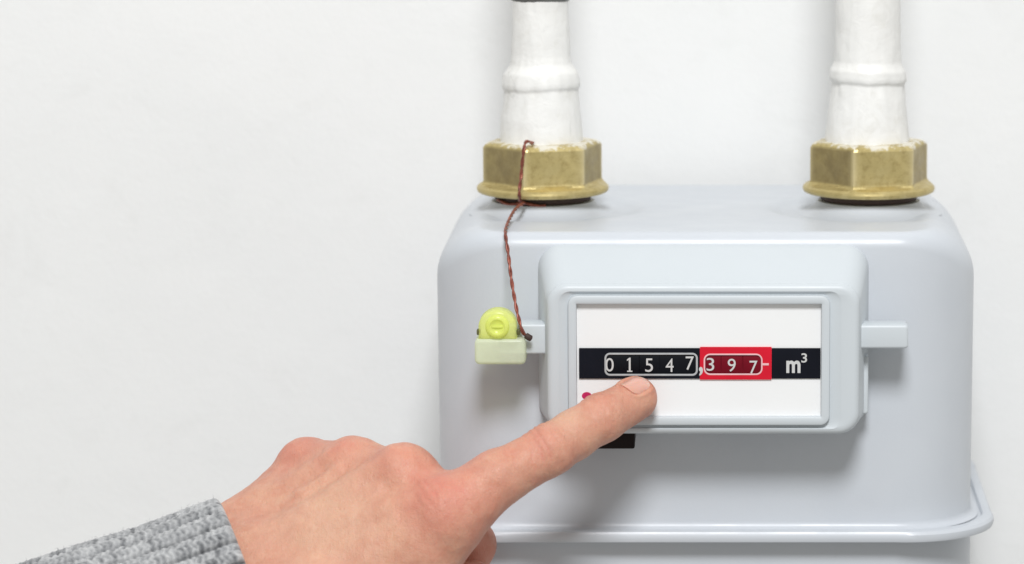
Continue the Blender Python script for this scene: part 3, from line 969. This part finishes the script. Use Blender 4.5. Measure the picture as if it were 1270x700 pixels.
def fingernail():
    nc, td, sd, nd = NF
    nu, nv = 22, 19
    P = np.zeros((nu, nv, 3)); tip = np.zeros((nu, nv))
    for i in range(nu):
        for j in range(nv):
            a, b = 2 * i / (nu - 1) - 1, 2 * j / (nv - 1) - 1
            # square grid -> superellipse outline
            k = (abs(a) ** 3.2 + abs(b) ** 3.2) ** (1 / 3.2)
            mx = max(abs(a), abs(b))
            sc_ = mx / k if k > 0 else 1
            P[i, j] = nc + td * (5.1 * a * sc_ + 0.3) + sd * (4.5 * b * sc_)
            tip[i, j] = (a + 1) / 2
    q = P.reshape(-1, 3) + nd * 12
    # drop onto the fingertip along the nail direction
    lo = np.zeros(len(q)); hi = np.full(len(q), 14.0)
    for _ in range(40):
        mid = (lo + hi) / 2
        f = hand_sdf(q - nd * mid[:, None])
        lo = np.where(f > 0, mid, lo); hi = np.where(f > 0, hi, mid)
    base = q - nd * lo[:, None]
    uu = (base - nc) @ td
    vv_ = (base - nc) @ sd
    em = (np.abs(uu / 5.3) ** 3.2 + np.abs(vv_ / 4.5) ** 3.2) ** (1 / 3.2)
    lift = 0.10 + 0.22 * np.clip(uu / 5.2, 0, 1) ** 2 - 0.55 * np.clip(em, 0, 1) ** 7 * np.clip((4.2 - uu) / 2.5, 0, 1)
    # flatten the plate a little across
    top = base + nd * lift[:, None]
    bot = base - nd * 0.9
    V = np.vstack([top, bot]); n = nu * nv
    F = []
    for i in range(nu - 1):
        for j in range(nv - 1):
            a = i * nv + j
            F.append((a, a + nv, a + nv + 1, a + 1)); F.append((n + a, n + a + 1, n + a + nv + 1, n + a + nv))
    rimv = [i * nv for i in range(nu)] + [(nu - 1) * nv + j for j in range(1, nv)] + [i * nv + nv - 1 for i in range(nu - 2, -1, -1)] + [j for j in range(nv - 2, 0, -1)]
    for a, b in zip(rimv, rimv[1:] + rimv[:1]):
        F.append((a, b, n + b, n + a))
    ob = build('fingernail', V, F, NAIL, hand, angle=40)
    t_ = ob.data.attributes.new('tipness', 'FLOAT', 'POINT')
    t_.data.foreach_set('value', np.r_[tip.ravel(), tip.ravel()].astype(np.float32))
    return ob
fingernail()

def sleeve():
    A = at(304, 726, -222); B = at(64, 814, -240)
    ax = (A - B); Ln = np.linalg.norm(ax); ax /= Ln                 # points to the hand
    Nn = np.array([0, 0, 1.0]) - ax * ax[2]; Nn /= np.linalg.norm(Nn)
    Bn = np.cross(ax, Nn)
    ribs, R0, step = 24, 30.6, 0.42
    nth = 24 * 28
    th = np.linspace(0, 2 * math.pi, nth, endpoint=False)
    s_out = np.arange(-Ln - 60, 0, step)
    Vs, yarn = [], []
    def surf(s, r_in, fade):
        c = th * ribs / (2 * math.pi)
        bend = 0.06 * vnoise(np.c_[np.cos(th) * 2, np.sin(th) * 2, np.full(nth, s / 22)])
        f = (c + bend) % 1.0
        rib = np.clip(1 - np.abs(f - 0.5) / 0.5, 0, 1)                # 1 on the crest, 0 in the groove
        ribh = 2.7 * np.sin(np.clip(rib * 3.4, 0, 1) * math.pi / 2) ** 0.8 + 1.0 * rib
        colv = (f * 2) % 1.0                                          # two wales for each rib
        wale = np.abs(colv - 0.5)
        ph = s / 2.4 + wale * 0.9 + 0.25 * vnoise(np.c_[c * 0.7, np.full(nth, s / 9), np.full(nth, 3.0)])
        st = 0.5 + 0.5 * np.cos(2 * math.pi * ph)
        hst = 0.55 * st * (0.35 + 0.65 * np.sin(math.pi * colv) ** 0.6)
        q = np.c_[np.cos(th) * 18, np.sin(th) * 18, np.full(nth, s / 1.9)]
        fuzz = 0.24 * vnoise(q) + 0.22 * vnoise(q * 2.3 + 4)
        wide = 1.0 + 0.055 * np.clip(-s / 60, 0, 1.6) + 0.02 * vnoise(np.c_[np.cos(th) + 4, np.sin(th) + 4, np.full(nth, s / 30)])
        r = R0 * wide - r_in + (ribh + hst + fuzz) * fade
        cell = np.floor(c * 2) * 131 + np.floor(ph) * 17
        rnd = (np.sin(cell * 12.9898) * 43758.5453) % 1.0
        rnd = np.clip(0.22 + 0.40 * rnd + 0.55 * fuzz + 0.2 * st, 0, 1)
        dark = 0.45 * (1 - np.clip(rib * 5, 0, 1))
        return r, rnd
    for s in s_out:
        r, y = surf(s, 0, 1.0); Vs.append((s, r)); yarn.append(y)
    for a in np.linspace(0.1, 1, 8) * math.pi:                       # rolled cuff edge
        s = 1.7 * math.sin(a)
        r, y = surf(0, 1.9 * (1 - math.cos(a)), 1 - a / math.pi * 0.7)
        Vs.append((s, r)); yarn.append(y)
    for s in (-3, -8, -14, -22, -40, -90):
        r, y = surf(s, 4.0, 0.2); Vs.append((s, r)); yarn.append(y)
    rings = [A + ax * s + (r * np.cos(th))[:, None] * Nn + (r * np.sin(th))[:, None] * Bn for s, r in Vs]
    V, F = loft(rings, False, False)
    ob = build('sweater_sleeve', V, F, KNIT, person, angle=None)
    y_ = ob.data.attributes.new('yarn', 'FLOAT', 'POINT')
    y_.data.foreach_set('value', np.concatenate(yarn).astype(np.float32))
    ob['label'] = 'ribbed light grey marl knit cuff'
    # loose fibres standing off the yarn
    FV, FF = [], []
    base = np.array(rings[60:-14])
    for _ in range(2600):
        i, j = rng.integers(0, len(base)), rng.integers(0, nth)
        p0 = base[i, j]
        out = math.cos(th[j]) * Nn + math.sin(th[j]) * Bn
        d1 = out * 0.7 + rng.normal(0, 0.8, 3); d1 /= np.linalg.norm(d1)
        d2 = d1 + rng.normal(0, 0.8, 3)
        d2 /= np.linalg.norm(d2)
        l = rng.uniform(0.8, 2.2)
        pts = np.array([p0 - out * 0.3, p0 + d1 * l * 0.5, p0 + d1 * l * 0.5 + d2 * l * 0.5])
        v, f = tube(pts, [0.06, 0.05, 0.03], 3)
        o = len(FV) * 9
        FV.append(v); FF += [tuple(k + o for k in q) for q in f]
    fz = build('knit_fuzz', np.concatenate(FV), FF, FUZZ, ob, angle=None)
    fz['kind'] = 'stuff'
    return ob
sleeve()
